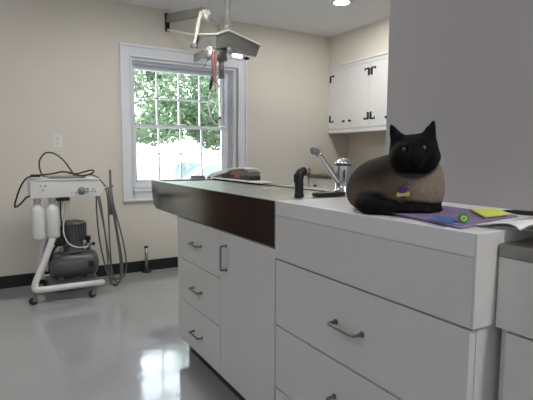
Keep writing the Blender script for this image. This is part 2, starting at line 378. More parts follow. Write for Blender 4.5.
tag(tw.build('cloth', M['towel'], loc=(1.30, 2.6, .9525)), 'white cloth sloping over the dark case beside the window', 'cloth')
gd = thing('gadget', 'small flat grey gadget on the window end of the steel tub', 'gadget', (1.155, 2.838, .9427))
MB().prism([(1.105, 2.824, .9427), (1.205, 2.824, .9427), (1.20, 2.824, .962), (1.112, 2.824, .965)], (0, .026, 0)).build('case', M['greyp'], gd, bevel=.002)
MB().box(1.12, 1.19, 2.822, 2.824, .948, .957).build('face', M['steeldull'], gd)
for k, (x, lab) in enumerate(((1.235, 'small dark clip on the tub corner, the one nearer the grey gadget'), (1.288, 'small dark clip on the tub corner, the one nearer the white cloth'))):
    tag(MB().ball((x, 2.836, .949), (.017, .010, .0062)).build('clip', M['black'], loc=(x, 2.836, .943)), lab, 'clip', 'small dark clips on the tub corner')

# ------------------------------------------------------------------ right-hand unit with steel top
UX = .921; UY1 = .5815; UY0 = -.55
ru = thing('base_cabinet', 'white cabinet at the right edge under a dull steel top', 'cabinet', (1.13, .05, 0))
MB().box(UX + .024, 1.345, UY0, UY1, .0, .73).build('carcass', M['lam'], ru, bevel=.0015)
MB().box(UX, 1.345, UY0, UY1, .732, .8865).build('apron', M['lam'], ru, bevel=.0015)
for y0, y1 in ((.02, UY1 - .022), (-.53, .014)):
    dr = MB().box(UX + .004, UX + .0235, y0, y1, .10, .726).build('door', M['lam'], ru, bevel=.0015)
    bar_pull('handle', dr, (UX + .004, y0 + .05, .55), (UX + .004, y0 + .05, .67), (-.028, 0, 0))
st = MB().box(UX - .002, 1.346, UY0, UY1 + .0015, .887, .9155).build('steel_countertop', M['steeldull'], loc=(1.13, .05, .887), bevel=.004)
tag(st, 'dull grey steel countertop at the right edge, lower than the white one', 'countertop')

# ------------------------------------------------------------------ wall cabinets in the corner
UXF = 3.362
uc = thing('wall_cabinet', 'white wall cabinet with black hinges hung under the soffit', 'cabinet', (3.52, 3.5, 1.349))
MB().box(UXF + .02, XR - .001, 2.30, YW - .001, 1.349, 2.1065).box(UXF, UXF + .02, 2.30, YW - .001, 1.349, 1.388).box(UXF, UXF + .02, 2.30, YW - .001, 2.05, 2.085).box(UXF, UXF + .02, 4.262, YW - .001, 1.388, 2.05).box(UXF, UXF + .02, 3.598, 3.622, 1.388, 2.05).box(UXF, UXF + .02, 2.93, 2.955, 1.388, 2.05).build('carcass', M['white'], uc, bevel=.002)
MB().box(UXF - .012, UXF + .02, 2.30, YW - .001, 2.085, 2.1068).build('crown_strip', M['white'], uc, bevel=.003)
def hl_hinge(par, y, side, z, flip):
    """flat iron L hinge: upright leaf on the frame, L leaf on the door"""
    g = MB(); x0, x1 = UXF - .0035, UXF + .001
    s = side
    g.box(x0, x1, y - s * .002, y - s * .009, z - .034, z + .034)
    g.box(x0, x1, y + s * .003, y + s * .022, z - .040, z + .040)
    zz = (z + .023, z + .040) if flip > 0 else (z - .040, z - .023)
    g.box(x0, x1, y + s * .022, y + s * .066, zz[0], zz[1])
    g.box(x0, x1, y + s * .054, y + s * .068, zz[0] - (.010 if flip > 0 else 0), zz[1] + (0 if flip > 0 else .010))
    g.cyl((UXF - .004, y, z - .034), (UXF - .004, y, z + .034), .004, n=10)
    return g.build('hinge', M['iron'], par)
def knob(par, x, y, z, r=.014, m='iron'):
    return MB().lathe((x, y, z), [(0, -.026), (r * .7, -.025), (r, -.019), (r * .8, -.012), (r * .4, -.008), (r * .4, -.001), (r * .75, 0)], 16, 'x').build('knob', M[m], par)
for y0, y1, hy, s, ky in ((3.951, 4.260, 4.260, -1, 4.003), (3.624, 3.9495, 3.624, 1, 3.902), (3.278, 3.596, 3.596, -1, 3.356), (2.957, 3.274, 2.957, 1, 3.19)):
    dr = MB().box(UXF - .001, UXF + .018, y0, y1, 1.391, 2.047).build('door', M['white'], uc, bevel=.003)
    for z, fl in ((1.955, 1), (1.508, -1)): hl_hinge(dr, hy, s, z, fl)
    knob(dr, UXF - .001, ky, 1.473)
bc = thing('base_cabinet', 'white base cabinet with black knobs in the far corner behind the faucet', 'cabinet', (3.38, 3.4, 0))
BX = 3.095
MB().box(BX + .02, XR - .006, 2.3, YW - .014, .10, .852).box(BX + .06, XR - .006, 2.3, YW - .014, 0, .10).build('carcass', M['white'], bc, bevel=.002)
for y0, y1, ky in ((3.945, YW - .02, 4.145), (3.50, 3.935, 3.72), (3.05, 3.49, 3.27)):
    dr = MB().box(BX, BX + .02, y0, y1, .68, .845).build('drawer', M['white'], bc, bevel=.003); knob(dr, BX, ky, .762)
    dr = MB().box(BX, BX + .02, y0, y1, .11, .672).build('door', M['white'], bc, bevel=.003); knob(dr, BX, ky - .1, .60)
tag(MB().box(BX - .02, XR - .001, 2.3, YW - .001, .853, .886).build('countertop', M['brownedge'], loc=(3.38, 3.4, .853), bevel=.004), 'brown edged countertop in the far corner behind the faucet', 'countertop')

# ------------------------------------------------------------------ outlet, floor pipe
ol = thing('wall_outlet', 'white outlet plate on the cream wall above the cart', 'outlet', (.4845, YW, 1.21))
MB().box(.449, .520, YW - .006, YW - .0005, 1.152, 1.267).build('cover_plate', M['whiteplastic'], ol, bevel=.003)
for z in (1.189, 1.231):
    rc = MB().box(.468, .502, YW - .0085, YW - .006, z - .016, z + .016).build('receptacle', M['whiteplastic'], ol, bevel=.004)
    MB().box(.4765, .4795, YW - .0095, YW - .0085, z - .002, z + .009).box(.4905, .4935, YW - .0095, YW - .0085, z - .002, z + .009).cyl((.485, YW - .0095, z - .009), (.485, YW - .0085, z - .009), .003, n=10).build('slots', M['black'], rc)
fp = thing('floor_pipe', 'short dark capped pipe rising from the floor by the baseboard', 'pipe', (1.203, 4.235, 0))
MB().cyl((1.203, 4.235, .0), (1.203, 4.235, .238), .0145).build('pipe', M['steeldull'], fp)
MB().lathe((1.203, 4.235, 0), [(.042, .0), (.042, .012), (.024, .02), (.02, .034), (.0, .034)]).build('floor_flange', M['blackmat'], fp)
MB().lathe((1.203, 4.235, .232), [(.017, 0), (.017, .014), (.0, .016)]).build('cap', M['blackmat'], fp)

# ------------------------------------------------------------------ dental cart
CY = 3.72
ca = thing('dental_cart', 'white wheeled dental cart with control box, hoses and two white bottles', 'cart', (.46, 3.9, 0))
bx = MB().box(.226, .700, CY, 4.02, .778, .905).prism([(.700, CY, .778), (.700, CY, .905), (.735, CY + .03, .86), (.758, CY + .05, .835), (.752, CY + .06, .815)], (0, .10, 0)).build('control_box', M['white'], ca, bevel=.004)
MB().box(.222, .706, CY - .004, 4.024, .905, .914).build('box_lid', M['white'], bx, bevel=.003)
MB().box(.29, .62, 3.80, 4.0, .914, .930).build('instrument_tray', M['steeldull'], ca, bevel=.003)
MB().prism([(.235, 3.78, .914), (.36, 3.78, .914), (.36, 3.78, .92), (.25, 3.78, .945)], (0, .16, 0)).build('paper_towel', M['paper'], ca, bevel=.001)
for x, z, r in ((.295, .868, .006), (.325, .868, .007), (.31, .835, .006), (.535, .812, .006), (.505, .812, .004), (.618, .838, .009), (.618, .815, .008), (.66, .835, .006), (.672, .815, .006), (.648, .815, .005)):
    MB().cyl((x, CY + .001, z), (x, CY - .010, z), r, r * .9, 14).build('small_knob', M['greyp'], bx)
MB().lathe((.575, CY + .001, .823), [(.030, 0), (.030, -.006), (.022, -.009), (.020, -.02), (0, -.021)], 24, 'y').build('gauge_knob', M['greyp'], bx)
MB().box(.40, .49, CY + .02, CY + .09, .75, .778).build('valve_block', M['black'], ca, bevel=.004)
for x in (.272, .374):
    b = MB().lathe((x, CY + .05, .472), [(.030, 0), (.042, .006), (.0455, .02), (.046, .20), (.044, .222), (.036, .240), (.022, .250), (.019, .256), (.019, .268)], 24).build('bottle', M['whiteplastic'], ca)
    MB().lathe((x, CY + .05, .735), [(.024, 0), (.024, .028), (.03, .032), (.03, .043)], 20).build('bottle_cap', M['clear'], b)
fr = MB()
fr.tube(smooth([(.47, CY + .10, .778), (.42, CY + .06, .62), (.33, CY + .02, .38), (.235, CY - .01, .165)], 5) + smooth([(.226, CY - .012, .13), (.232, CY - .014, .112), (.252, CY - .014, .104)], 4) + [(.30, CY - .014, .103), (.70, CY - .014, .100)], .0235, 16)
fr.ball((.70, CY - .014, .100), .0235)
fr.build('frame_tube', M['white'], ca)
fr = MB().tube(smooth([(.47, 3.98, .778), (.42, 4.0, .62), (.33, 4.05, .38), (.30, 4.07, .15), (.32, 4.075, .104), (.36, 4.075, .103), (.70, 4.07, .100)], 6), .0235, 16).ball((.70, 4.07, .10), .0235); fr.build('frame_tube', M['white'], ca)
MB().box(.33, .69, CY + .0, 4.06, .112, .120).build('base_shelf', M['compressor'], ca, bevel=.002)
for x, y in ((.215, 3.70), (.62, 3.675), (.34, 4.08), (.66, 4.08)):
    cs_ = MB().tube([(x + .012, y, .085), (x + .012, y, .075)], .007).box(x - .004, x + .026, y - .013, y - .010, .024, .076).box(x - .004, x + .026, y + .010, y + .013, .024, .076).box(x - .004, x + .026, y - .013, y + .013, .072, .077).build('caster', M['nickel'], ca)
    MB().lathe((x, y, .0295), [(.010, -.012), (.026, -.012), (.029, -.008), (.029, .008), (.026, .012), (.010, .012)], 22, 'y').build('wheel', M['blackmat'], cs_)
# hand-piece holder and hoses
MB().obox((.80, CY + .06, .905), (1, 0, 0), (0, 1, 0), (0, 0, 1), .008, .006, .072).obox((.775, CY + .06, .835), (1, 0, .35), (0, 1, 0), (-.35, 0, 1), .05, .012, .006).build('handpiece_holder', M['nickel'], ca, bevel=.003)
HS = [
    [(.693, CY + .02, .778), (.700, CY - .01, .70), (.730, CY - .02, .50), (.745, CY - .02, .30), (.750, CY - .02, .15), (.765, CY - .02, .085), (.800, CY - .02, .075), (.840, CY, .10), (.850, CY + .02, .25), (.825, CY + .04, .55), (.800, CY + .05, .83)],
    [(.705, CY + .03, .778), (.715, CY + .01, .70), (.735, CY, .50), (.765, CY, .28), (.790, CY, .13), (.820, CY, .085), (.855, CY + .01, .11), (.868, CY + .03, .25), (.835, CY + .04, .52), (.805, CY + .06, .83)],
    [(.765, CY + .05, .825), (.770, CY + .02, .70), (.770, CY + .01, .45), (.775, CY, .25), (.770, CY, .12), (.790, CY - .01, .062), (.830, CY - .01, .075), (.855, CY, .14), (.850, CY + .02, .30), (.815, CY + .05, .62), (.795, CY + .06, .84)],
    [(.690, CY + .06, .778), (.688, CY + .05, .65), (.70, CY + .05, .45), (.73, CY + .04, .25), (.76, CY + .03, .12), (.80, CY + .03, .10), (.88, CY + .04, .115), (.905, CY + .05, .22), (.88, CY + .05, .42), (.82, CY + .06, .70), (.805, CY + .06, .83)],
]
for h in HS: MB().tube(smooth(h, 6), .0062, 8).build('hose', M['greyh'], ca)
for dx in (-.010, .004):
    MB().tube([(.795 + dx, CY + .05, .835), (.796 + dx, CY + .05, .70), (.80 + dx, CY + .05, .62)], [.010, .0095, .008], 10).build('hose', M['greyh'], ca)
MB().tube(smooth([(.60, CY + .12, .918), (.645, CY + .10, .94), (.70, CY + .08, .925), (.735, CY + .06, .885), (.765, CY + .06, .845)], 6), .005, 8).build('hose', M['greyh'], ca)
MB().tube(smooth([(.55, CY + .14, .93), (.52, CY + .14, .98), (.47, CY + .14, 1.055), (.405, CY + .13, 1.105), (.345, CY + .12, 1.105), (.305, CY + .12, 1.05), (.305, CY + .12, .985), (.325, CY + .12, .935), (.36, CY + .12, .925)], 6), .006, 10).build('hose', M['brownh'], ca)
MB().tube(smooth([(.245, CY + .03, .94), (.29, CY + .03, .945), (.38, CY + .03, .955), (.45, CY + .04, .968), (.52, CY + .03, .955), (.57, CY + .02, .937), (.63, CY + .01, .945), (.665, CY + .01, .962), (.66, CY + .02, .978), (.61, CY + .03, .968), (.55, CY + .03, .952), (.49, CY + .03, .958)], 6), .0062, 8).build('power_cord', M['black'], ca)
MB().tube(smooth([(.26, CY + .04, .94), (.21, CY + .03, .925), (.17, CY + .02, .87), (.14, CY + .02, .79), (.125, CY + .02, .73), (.135, CY + .02, .722), (.165, CY + .02, .745), (.20, CY + .02, .785), (.228, CY + .02, .797)], 6), .0062, 8).build('power_cord', M['black'], ca)
MB().box(.232, .30, CY + .005, CY + .045, .932, .952).build('plug', M['black'], ca, bevel=.006)
MB().tube(smooth([(.425, CY + .03, .765), (.425, CY + .02, .65), (.43, CY + .02, .56), (.44, CY + .02, .50), (.445, CY + .03, .44), (.45, CY + .05, .40)], 6), .005, 8).build('power_cord', M['black'], ca)
MB().tube(smooth([(.50, CY + .06, .765), (.475, CY + .05, .68), (.445, CY + .04, .58), (.44, CY + .0, .50), (.47, CY - .01, .43), (.53, CY - .01, .395), (.59, CY + .0, .390), (.612, CY + .03, .388)], 6), .0045, 8).build('air_tube', M['clear'], ca)

# compressor on the cart base
cp = thing('compressor', 'grey air compressor with finned motor riding on the cart base', 'compressor', (.525, 3.89, .12))
MB().lathe((.525, 3.90, .232), [(0, -.186), (.05, -.184), (.080, -.172), (.099, -.150), (.105, -.125), (.105, .125), (.099, .150), (.080, .172), (.05, .184), (0, .186)], 32, 'x').build('tank', M['compressor'], cp)
for x in (.40, .61): MB().box(x, x + .04, 3.81, 3.99, .1205, .15).build('foot', M['compressor'], cp, bevel=.004)
MB().box(.62, .655, 3.783, 3.80, .215, .265).build('rating_plate', M['black'], cp, bevel=.002)
fn = MB(); fn.lathe((.530, 3.90, .330), [(.07, 0), (.080, .015), (.074, .05), (.070, .08), (.080, .10), (.080, .215), (.072, .228), (0, .230)], 28)
fn.build('motor', M['cast'], cp)
fn = MB()
for k in range(26):
    a = 2 * PI * k / 26; ca_, sa_ = math.cos(a), math.sin(a)
    fn.obox((.530 + .089 * ca_, 3.90 + .089 * sa_, .488), (ca_, sa_, 0), (-sa_, ca_, 0), (0, 0, 1), .0105, .0036, .064)
fn.build('cooling_fins', M['cast'], cp)
MB().lathe((.530, 3.90, .552), [(.098, 0), (.099, .006), (.088, .018), (.05, .026), (0, .027)], 28).build('motor_cover', M['cast'], cp)
MB().box(.405, .455, 3.83, 3.92, .39, .455).cyl((.40, 3.87, .42), (.375, 3.87, .415), .022).build('pressure_switch', M['black'], cp, bevel=.008)
MB().tube(smooth([(.41, 3.86, .40), (.385, 3.85, .375), (.36, 3.84, .33), (.35, 3.85, .26), (.345, 3.86, .20), (.36, 3.87, .16)], 5), .009, 8).build('cable', M['black'], cp)
rg = MB().cyl((.628, 3.84, .345), (.628, 3.84, .40), .018).cyl((.60, 3.84, .39), (.66, 3.84, .39), .011).build('regulator', M['nickel'], cp)
MB().lathe((.628, 3.84, .40), [(.014, 0), (.014, .02), (.021, .024), (.021, .05), (.017, .056), (0, .056)], 18).build('regulator_knob', M['black'], rg)
MB().ball((.668, 3.84, .388), .014).build('gauge', M['black'], rg)
MB().tube(smooth([(.43, 3.80, .34), (.415, 3.785, .365), (.44, 3.785, .395), (.48, 3.80, .42)], 5) , .0055, 8).tube(smooth([(.43, 3.79, .342), (.50, 3.785, .348), (.565, 3.785, .348), (.60, 3.79, .355)], 5), .0055, 8).build('carry_handle', M['cast'], cp)

# ------------------------------------------------------------------ ceiling exam light with its wall arm
LY = 3.3
el = thing('exam_light', 'grey faceted exam light hung on a ceiling pole and sprung wall arm before the window', 'exam light', (1.62, LY + .15, CH))
top = [(1.503, LY, 2.003), (1.604, LY, 2.047), (1.887, LY, 1.968), (1.93, LY + .14, 1.972), (1.86, LY + .32, 1.985), (1.60, LY + .36, 2.05), (1.47, LY + .34, 2.012), (1.423, LY + .2, 2.034)]
bot = [(1.503, LY, 1.897), (1.612, LY, 1.930), (1.852, LY, 1.876), (1.895, LY + .14, 1.912), (1.83, LY + .32, 1.95), (1.60, LY + .36, 1.975), (1.47, LY + .34, 1.965), (1.415, LY + .2, 1.93)]
cT = V(1.64, LY + .17, 2.062); cB = V(1.63, LY + .17, 1.955)
hd = MB(); n = 8
hd.add(top + bot, [(i, (i + 1) % n, n + (i + 1) % n, n + i) for i in range(n)])
hd.add(top + [cT], [(i, (i + 1) % n, n) for i in range(n)])
hd.add(bot + [cB], [((i + 1) % n, i, n) for i in range(n)])
hood = hd.build('hood', M['lampg'], el, bevel=.003)
MB().tube([(x, y - .004, z + .003) for x, y, z in top], .0095, 8, closed=True).build('hood_rim', M['lampc'], hood)
MB().cyl((1.677, LY + .15, CH), (1.677, LY + .15, 2.05), .023).cyl((1.677, LY + .15, 2.13), (1.677, LY + .15, 2.09), .029).lathe((1.677, LY + .15, CH), [(.06, 0), (.06, -.02), (.03, -.03)]).build('ceiling_pole', M['lampp'], el)
MB().cyl((1.584, LY + .08, 1.935), (1.584, LY + .08, 1.835), .0455).cyl((1.584, LY + .08, 1.86), (1.584, LY + .08, 1.70), .021).lathe((1.584, LY + .08, 1.70), [(.0, -.004), (.026, -.004), (.026, .006), (.02, .008)]).build('lower_post', M['lampg'], el)
MB().box(1.425, 1.50, LY + .06, LY + .26, 1.83, 1.90).cyl((1.475, LY + .055, 1.845), (1.475, LY + .075, 1.845), .022).build('ballast_box', M['lampg'], el, bevel=.006)
for x0, x1, z in ((1.475, 1.518, 1.884), (1.675, 1.745, 1.882)):
    h_ = MB().box(x0 - .012, x1 + .05, LY + .035, LY + .095, z + .008, z + .04).build('bulb_holder', M['white'], el, bevel=.004)
    MB().cyl((x0, LY + .05, z), (x1, LY + .05, z - (.006 if x0 > 1.6 else 0)), .0125).build('bulb', M['tubelamp'], h_)
MB().ball((1.79, LY + .05, 1.868), (.03, .02, .012)).build('bulb_cap', M['black'], el)
# hanging leads
for k, (dx, mm) in enumerate(((-.012, 'red'), (.0, 'pink'), (.012, 'red'), (.022, 'pink'))):
    MB().tube(smooth([(1.497 + dx, LY + .04, 1.89), (1.494 + dx, LY + .03, 1.82), (1.496 + dx * .8, LY + .03, 1.75), (1.50 + dx * .6, LY + .03, 1.69), (1.505 + dx * .8, LY + .03, 1.65)], 5), .0065, 8).build('lead', M[mm], el)
MB().tube([(1.483, LY + .03, 1.70), (1.476, LY + .03, 1.66), (1.468, LY + .03, 1.615), (1.462, LY + .03, 1.58)], [.007, .013, .012, .004], 10).build('connector', M['black'], el)
for pts in ([(1.49, LY + .03, 1.66), (1.46, LY + .03, 1.55), (1.455, LY + .03, 1.45), (1.48, LY + .03, 1.37), (1.53, LY + .03, 1.33), (1.555, LY + .03, 1.34)],
            [(1.515, LY + .03, 1.66), (1.53, LY + .03, 1.56), (1.51, LY + .03, 1.48), (1.47, LY + .03, 1.41), (1.45, LY + .03, 1.38)],
            [(1.51, LY + .03, 1.68), (1.555, LY + .03, 1.60), (1.565, LY + .03, 1.48), (1.545, LY + .03, 1.38), (1.535, LY + .03, 1.335)]):
    MB().tube(smooth(pts, 6), .0065, 8).build('tube', M['clear'], el)
MB().tube([(1.535, LY + .03, 1.335), (1.58, LY + .03, 1.312), (1.62, LY + .03, 1.29)], [.009, .009, .006], 10).build('syringe_tip', M['clear'], el)
MB().ball((1.542, LY + .025, 1.385), .010).ball((1.515, LY + .025, 1.352), .008).build('valve_button', M['black'], el)
MB().tube(smooth([(1.47, LY + .05, 1.84), (1.44, LY + .04, 1.80), (1.42, LY + .04, 1.76)], 4), .003, 6).build('thin_wire', M['black'], el)
MB().box(1.435, 1.475, YW - .025, YW - .0005, 2.235, 2.40).build('wall_bracket', M['black'], el, bevel=.004)
UP = V(0, 0, 1)
def bar(p0, p1, hw, hh):
    p0, p1 = Vector(p0), Vector(p1); d_ = (p1 - p0); y = d_.normalized(); x = y.cross(UP).normalized(); z = x.cross(y)
    return MB().obox((p0 + p1) / 2, x, y, z, hw, d_.length / 2, hh)
bar((1.46, YW - .026, 2.350), (1.515, 3.56, 2.240), .018, .036).build('upper_bar', M['lampd'], el, bevel=.004)
bar((1.46, YW - .026, 2.248), (1.47, 3.6, 2.060), .012, .009).build('lower_bar', M['lampc'], el, bevel=.003)
kn = MB().tube([(1.468, 3.50, 2.205), (1.615, 3.50, 2.152)], [.034, .031], 20).build('knuckle', M['lampc'], el)
MB().cyl((1.535, 3.475, 2.180), (1.532, 3.458, 2.179), .020).build('knuckle_cap', M['greyp'], kn)
MB().ball((1.51, 3.50, 2.222), (.036, .026, .018)).build('knuckle_cover', M['lampc'], kn)
MB().cyl((1.617, 3.50, 2.14), (1.617, 3.50, 2.055), .013).build('drop_post', M['lampd'], el)
bar((1.450, 3.46, 2.205), (1.389, 3.46, 1.955), .009, .012).build('strap', M['lampc'], el, bevel=.003)
MB().cyl((1.386, 3.44, 1.94), (1.386, 3.49, 1.94), .019).build('strap_pivot', M['greyp'], el)

# ------------------------------------------------------------------ papers and folders on the white counter
FT = CT + .0
pf = thing('folder', 'large purple card folder lying half under the cat', 'folder', (1.0, .81, CT))
def sheet(poly, z0, z1): return MB().prism([(x, y, z0) for x, y in poly], (0, 0, z1 - z0))
FP = [(.930, .962), (.873, .642), (1.150, .672), (1.192, .965)]
sheet(FP, CT + .0006, CT + .0035).build('back_cover', M['purple'], pf, bevel=.0008)
sheet([(.934, .955), (.879, .650), (1.143, .680), (1.184, .955)], CT + .0037, CT + .0062).build('papers', M['paper'], pf)
sheet([(.922, .966), (.876, .647), (1.146, .678), (1.180, .968)], CT + .0064, CT + .0092).build('front_cover', M['purple'], pf, bevel=.0008)
tag(sheet([(.880, .740), (.945, .758), (.955, .722), (.912, .678), (.869, .674)], CT + .0095, CT + .0112).build('card', M['blue'], loc=(.92, .72, CT + .0095), bevel=.0004), 'small blue card lying on the purple folder near its front edge', 'card')
yp = thing('note_pad', 'yellow sticky note pad lying askew on the purple folder', 'note pad', (1.10, .73, CT + .0095))
yc = [(1.115, .797), (1.19, .770), (1.106, .684), (1.008, .682)]
sheet(yc, CT + .0095, CT + .0118).build('backing', M['notedk'], yp); sheet([(x + .004, y - .002) for x, y in yc], CT + .0120, CT + .0160).build('notes', M['yellow'], yp, bevel=.0005)
gc = thing('bottle_cap', 'small green ribbed cap standing on the blue card', 'cap', (.905, .664, CT + .0095))
ax = V(.70, .71, 0); c0 = V(.907, .662, CT + .0206)
MB().tube([c0 - ax * .006, c0 + ax * .006], .0108, 18).build('shell', M['green'], gc)
g_ = MB()
for k in range(14):
    a = 2 * PI * k / 14; u = V(.71, -.70, 0) * math.cos(a) + UP * math.sin(a); g_.tube([c0 - ax * .0055 + u * .0100, c0 + ax * .0055 + u * .0100], .0018, 6)
g_.tube([c0 - ax * .0062, c0 - ax * .0082], .0028, 10)
g_.build('ribs', M['green'], gc); MB().tube([c0 - ax * .006, c0 - ax * .0075], .0065, 16).build('face', M['greenl'], gc)
pn = thing('pen', 'black pen lying on the counter against the grey wall', 'pen', (1.25, .70, CT))
pa, pb = V(1.235, .775, CT + .0065), V(1.245, .63, CT + .0065)
MB().tube([pa, pa.lerp(pb, .06), pa.lerp(pb, .18), pa.lerp(pb, .22), pb], [.0012, .003, .0052, .006, .006], 12).build('barrel', M['black'], pn)
MB().tube([pa.lerp(pb, .55) + UP * .0065, pa.lerp(pb, .98) + UP * .007], .0016, 8).build('clip', M['black'], pn)
# loose papers and an open magazine
tag(sheet([(.958, .664), (1.13, .690), (1.19, .560), (.985, .545)], CT + .0006, CT + .0028).build('paper_sheet', M['paper'], loc=(1.06, .61, CT + .0006)), 'flat sheet of white paper on the counter right of the purple folder', 'paper')
def printed():
    m = bpy.data.materials.new('magazine_page'); m.use_nodes = True; nt = m.node_tree; b = nt.nodes['Principled BSDF']; b.inputs['Roughness'].default_value = .45
    tc = nt.nodes.new('ShaderNodeTexCoord'); mp = nt.nodes.new('ShaderNodeMapping'); mp.inputs['Scale'].default_value = (9, 26, 1); mp.inputs['Rotation'].default_value = (0, 0, .2); nt.links.new(tc.outputs['Object'], mp.inputs['Vector'])
    br = nt.nodes.new('ShaderNodeTexVoronoi'); br.inputs['Scale'].default_value = 1.6; nt.links.new(mp.outputs[0], br.inputs['Vector'])
    r = nt.nodes.new('ShaderNodeValToRGB'); r.color_ramp.interpolation = 'CONSTANT'; r.color_ramp.elements[0].color = (.84, .84, .85, 1); r.color_ramp.elements[1].position = .80; r.color_ramp.elements[1].color = (.36, .35, .36, 1)
    sx = nt.nodes.new('ShaderNodeSeparateColor'); nt.links.new(br.outputs['Color'], sx.inputs[0]); nt.links.new(sx.outputs[0], r.inputs[0]); nt.links.new(r.outputs[0], b.inputs['Base Color']); return m
M['page'] = printed()
mg = thing('magazine', 'open magazine with curling pages lapping over the counter end', 'magazine', (1.07, .55, CT + .003))
sp0, dr_, pg = V(.945, .553, CT + .003), V(.93, .10, 0).normalized(), V(.10, -.93, 0).normalized()
def page(sign, L, lift, w0=.0, name='page', mm='page'):
    vs = []; N = 10
    for i in range(N + 1):
        t = i / N; h = lift * math.sin(PI * min(1, t * 1.15) ** .7) * (1 - .3 * t) + .0012
        for j in (0, 1):
            p = sp0 + dr_ * (j * .235) + pg * (sign * (w0 + t * L)); vs.append((p.x, p.y, p.z + h + (.0)))
    up_ = [(x, y, z + .0022) for x, y, z in vs]
    fs = [(2 * i, 2 * i + 1, 2 * i + 3, 2 * i + 2) for i in range(N)]
    m_ = MB(); m_.add(vs, fs, True); m_.add(up_, fs, True); k = len(vs)
    m_.add(vs + up_, [(2 * i, 2 * i + 2, k + 2 * i + 2, k + 2 * i) for i in range(N)] + [(2 * i + 1, 2 * i + 3, k + 2 * i + 3, k + 2 * i + 1) for i in range(N)] + [(0, 1, k + 1, k), (2 * N, 2 * N + 1, k + 2 * N + 1, k + 2 * N)])
    return m_.build(name, M[mm], mg)
page(-1, .10, .012); page(1, .17, .018)

# ------------------------------------------------------------------ downlights: the visible one and added ones out of view
dl = thing('recessed_light', 'round recessed ceiling light glowing near the far cabinets', 'ceiling light', (2.69, 3.27, CH))
MB().lathe((2.69, 3.27, CH), [(.058, -.0035), (.075, -.008), (.092, -.006), (.095, .003)], 32, 'z', False).build('trim_ring', M['white'], dl)
MB().lathe((2.69, 3.27, CH), [(0, -.012), (.03, -.011), (.052, -.008), (.0575, -.004), (.058, -.0005)], 32).build('lens', M['lens'], dl)
LIGHTS = [(2.69, 3.27, 13), (.95, 2.95, 13), (-.9, 2.9, 9), (-.9, .3, 7.5), (1.08, 2.2, 6), (1.02, -.6, 22)]  # only the first is visible; the rest are unseen, added to brighten the room
LLAB = ['', 'added out-of-view ceiling light above the dental cart side of the room', 'added out-of-view ceiling light above the left of the room by the brown door', 'added out-of-view ceiling light above the open floor at the left of the viewer', 'added out-of-view ceiling light above the steel tub', 'unseen out-of-view ceiling light above the lower steel countertop']
LENS_AREA = PI * .058 ** 2
def lens_mat(p): return emis('lamp_lens', (1, .985, .965), p / (PI * LENS_AREA))
for i, (x, y, p) in enumerate(LIGHTS):
    if i == 0:
        for ch in dl.children:
            if ch.name.startswith('lens'): ch.data.materials[0] = lens_mat(p)
        continue
    c = dl.copy(); COL.objects.link(c); c.location = (x, y, CH); c['label'] = LLAB[i]
    for ch in dl.children:
        k = ch.copy(); COL.objects.link(k); k.parent = c
        if ch.name.startswith('lens'):
            k.data = ch.data.copy(); k.data.materials[0] = lens_mat(p)

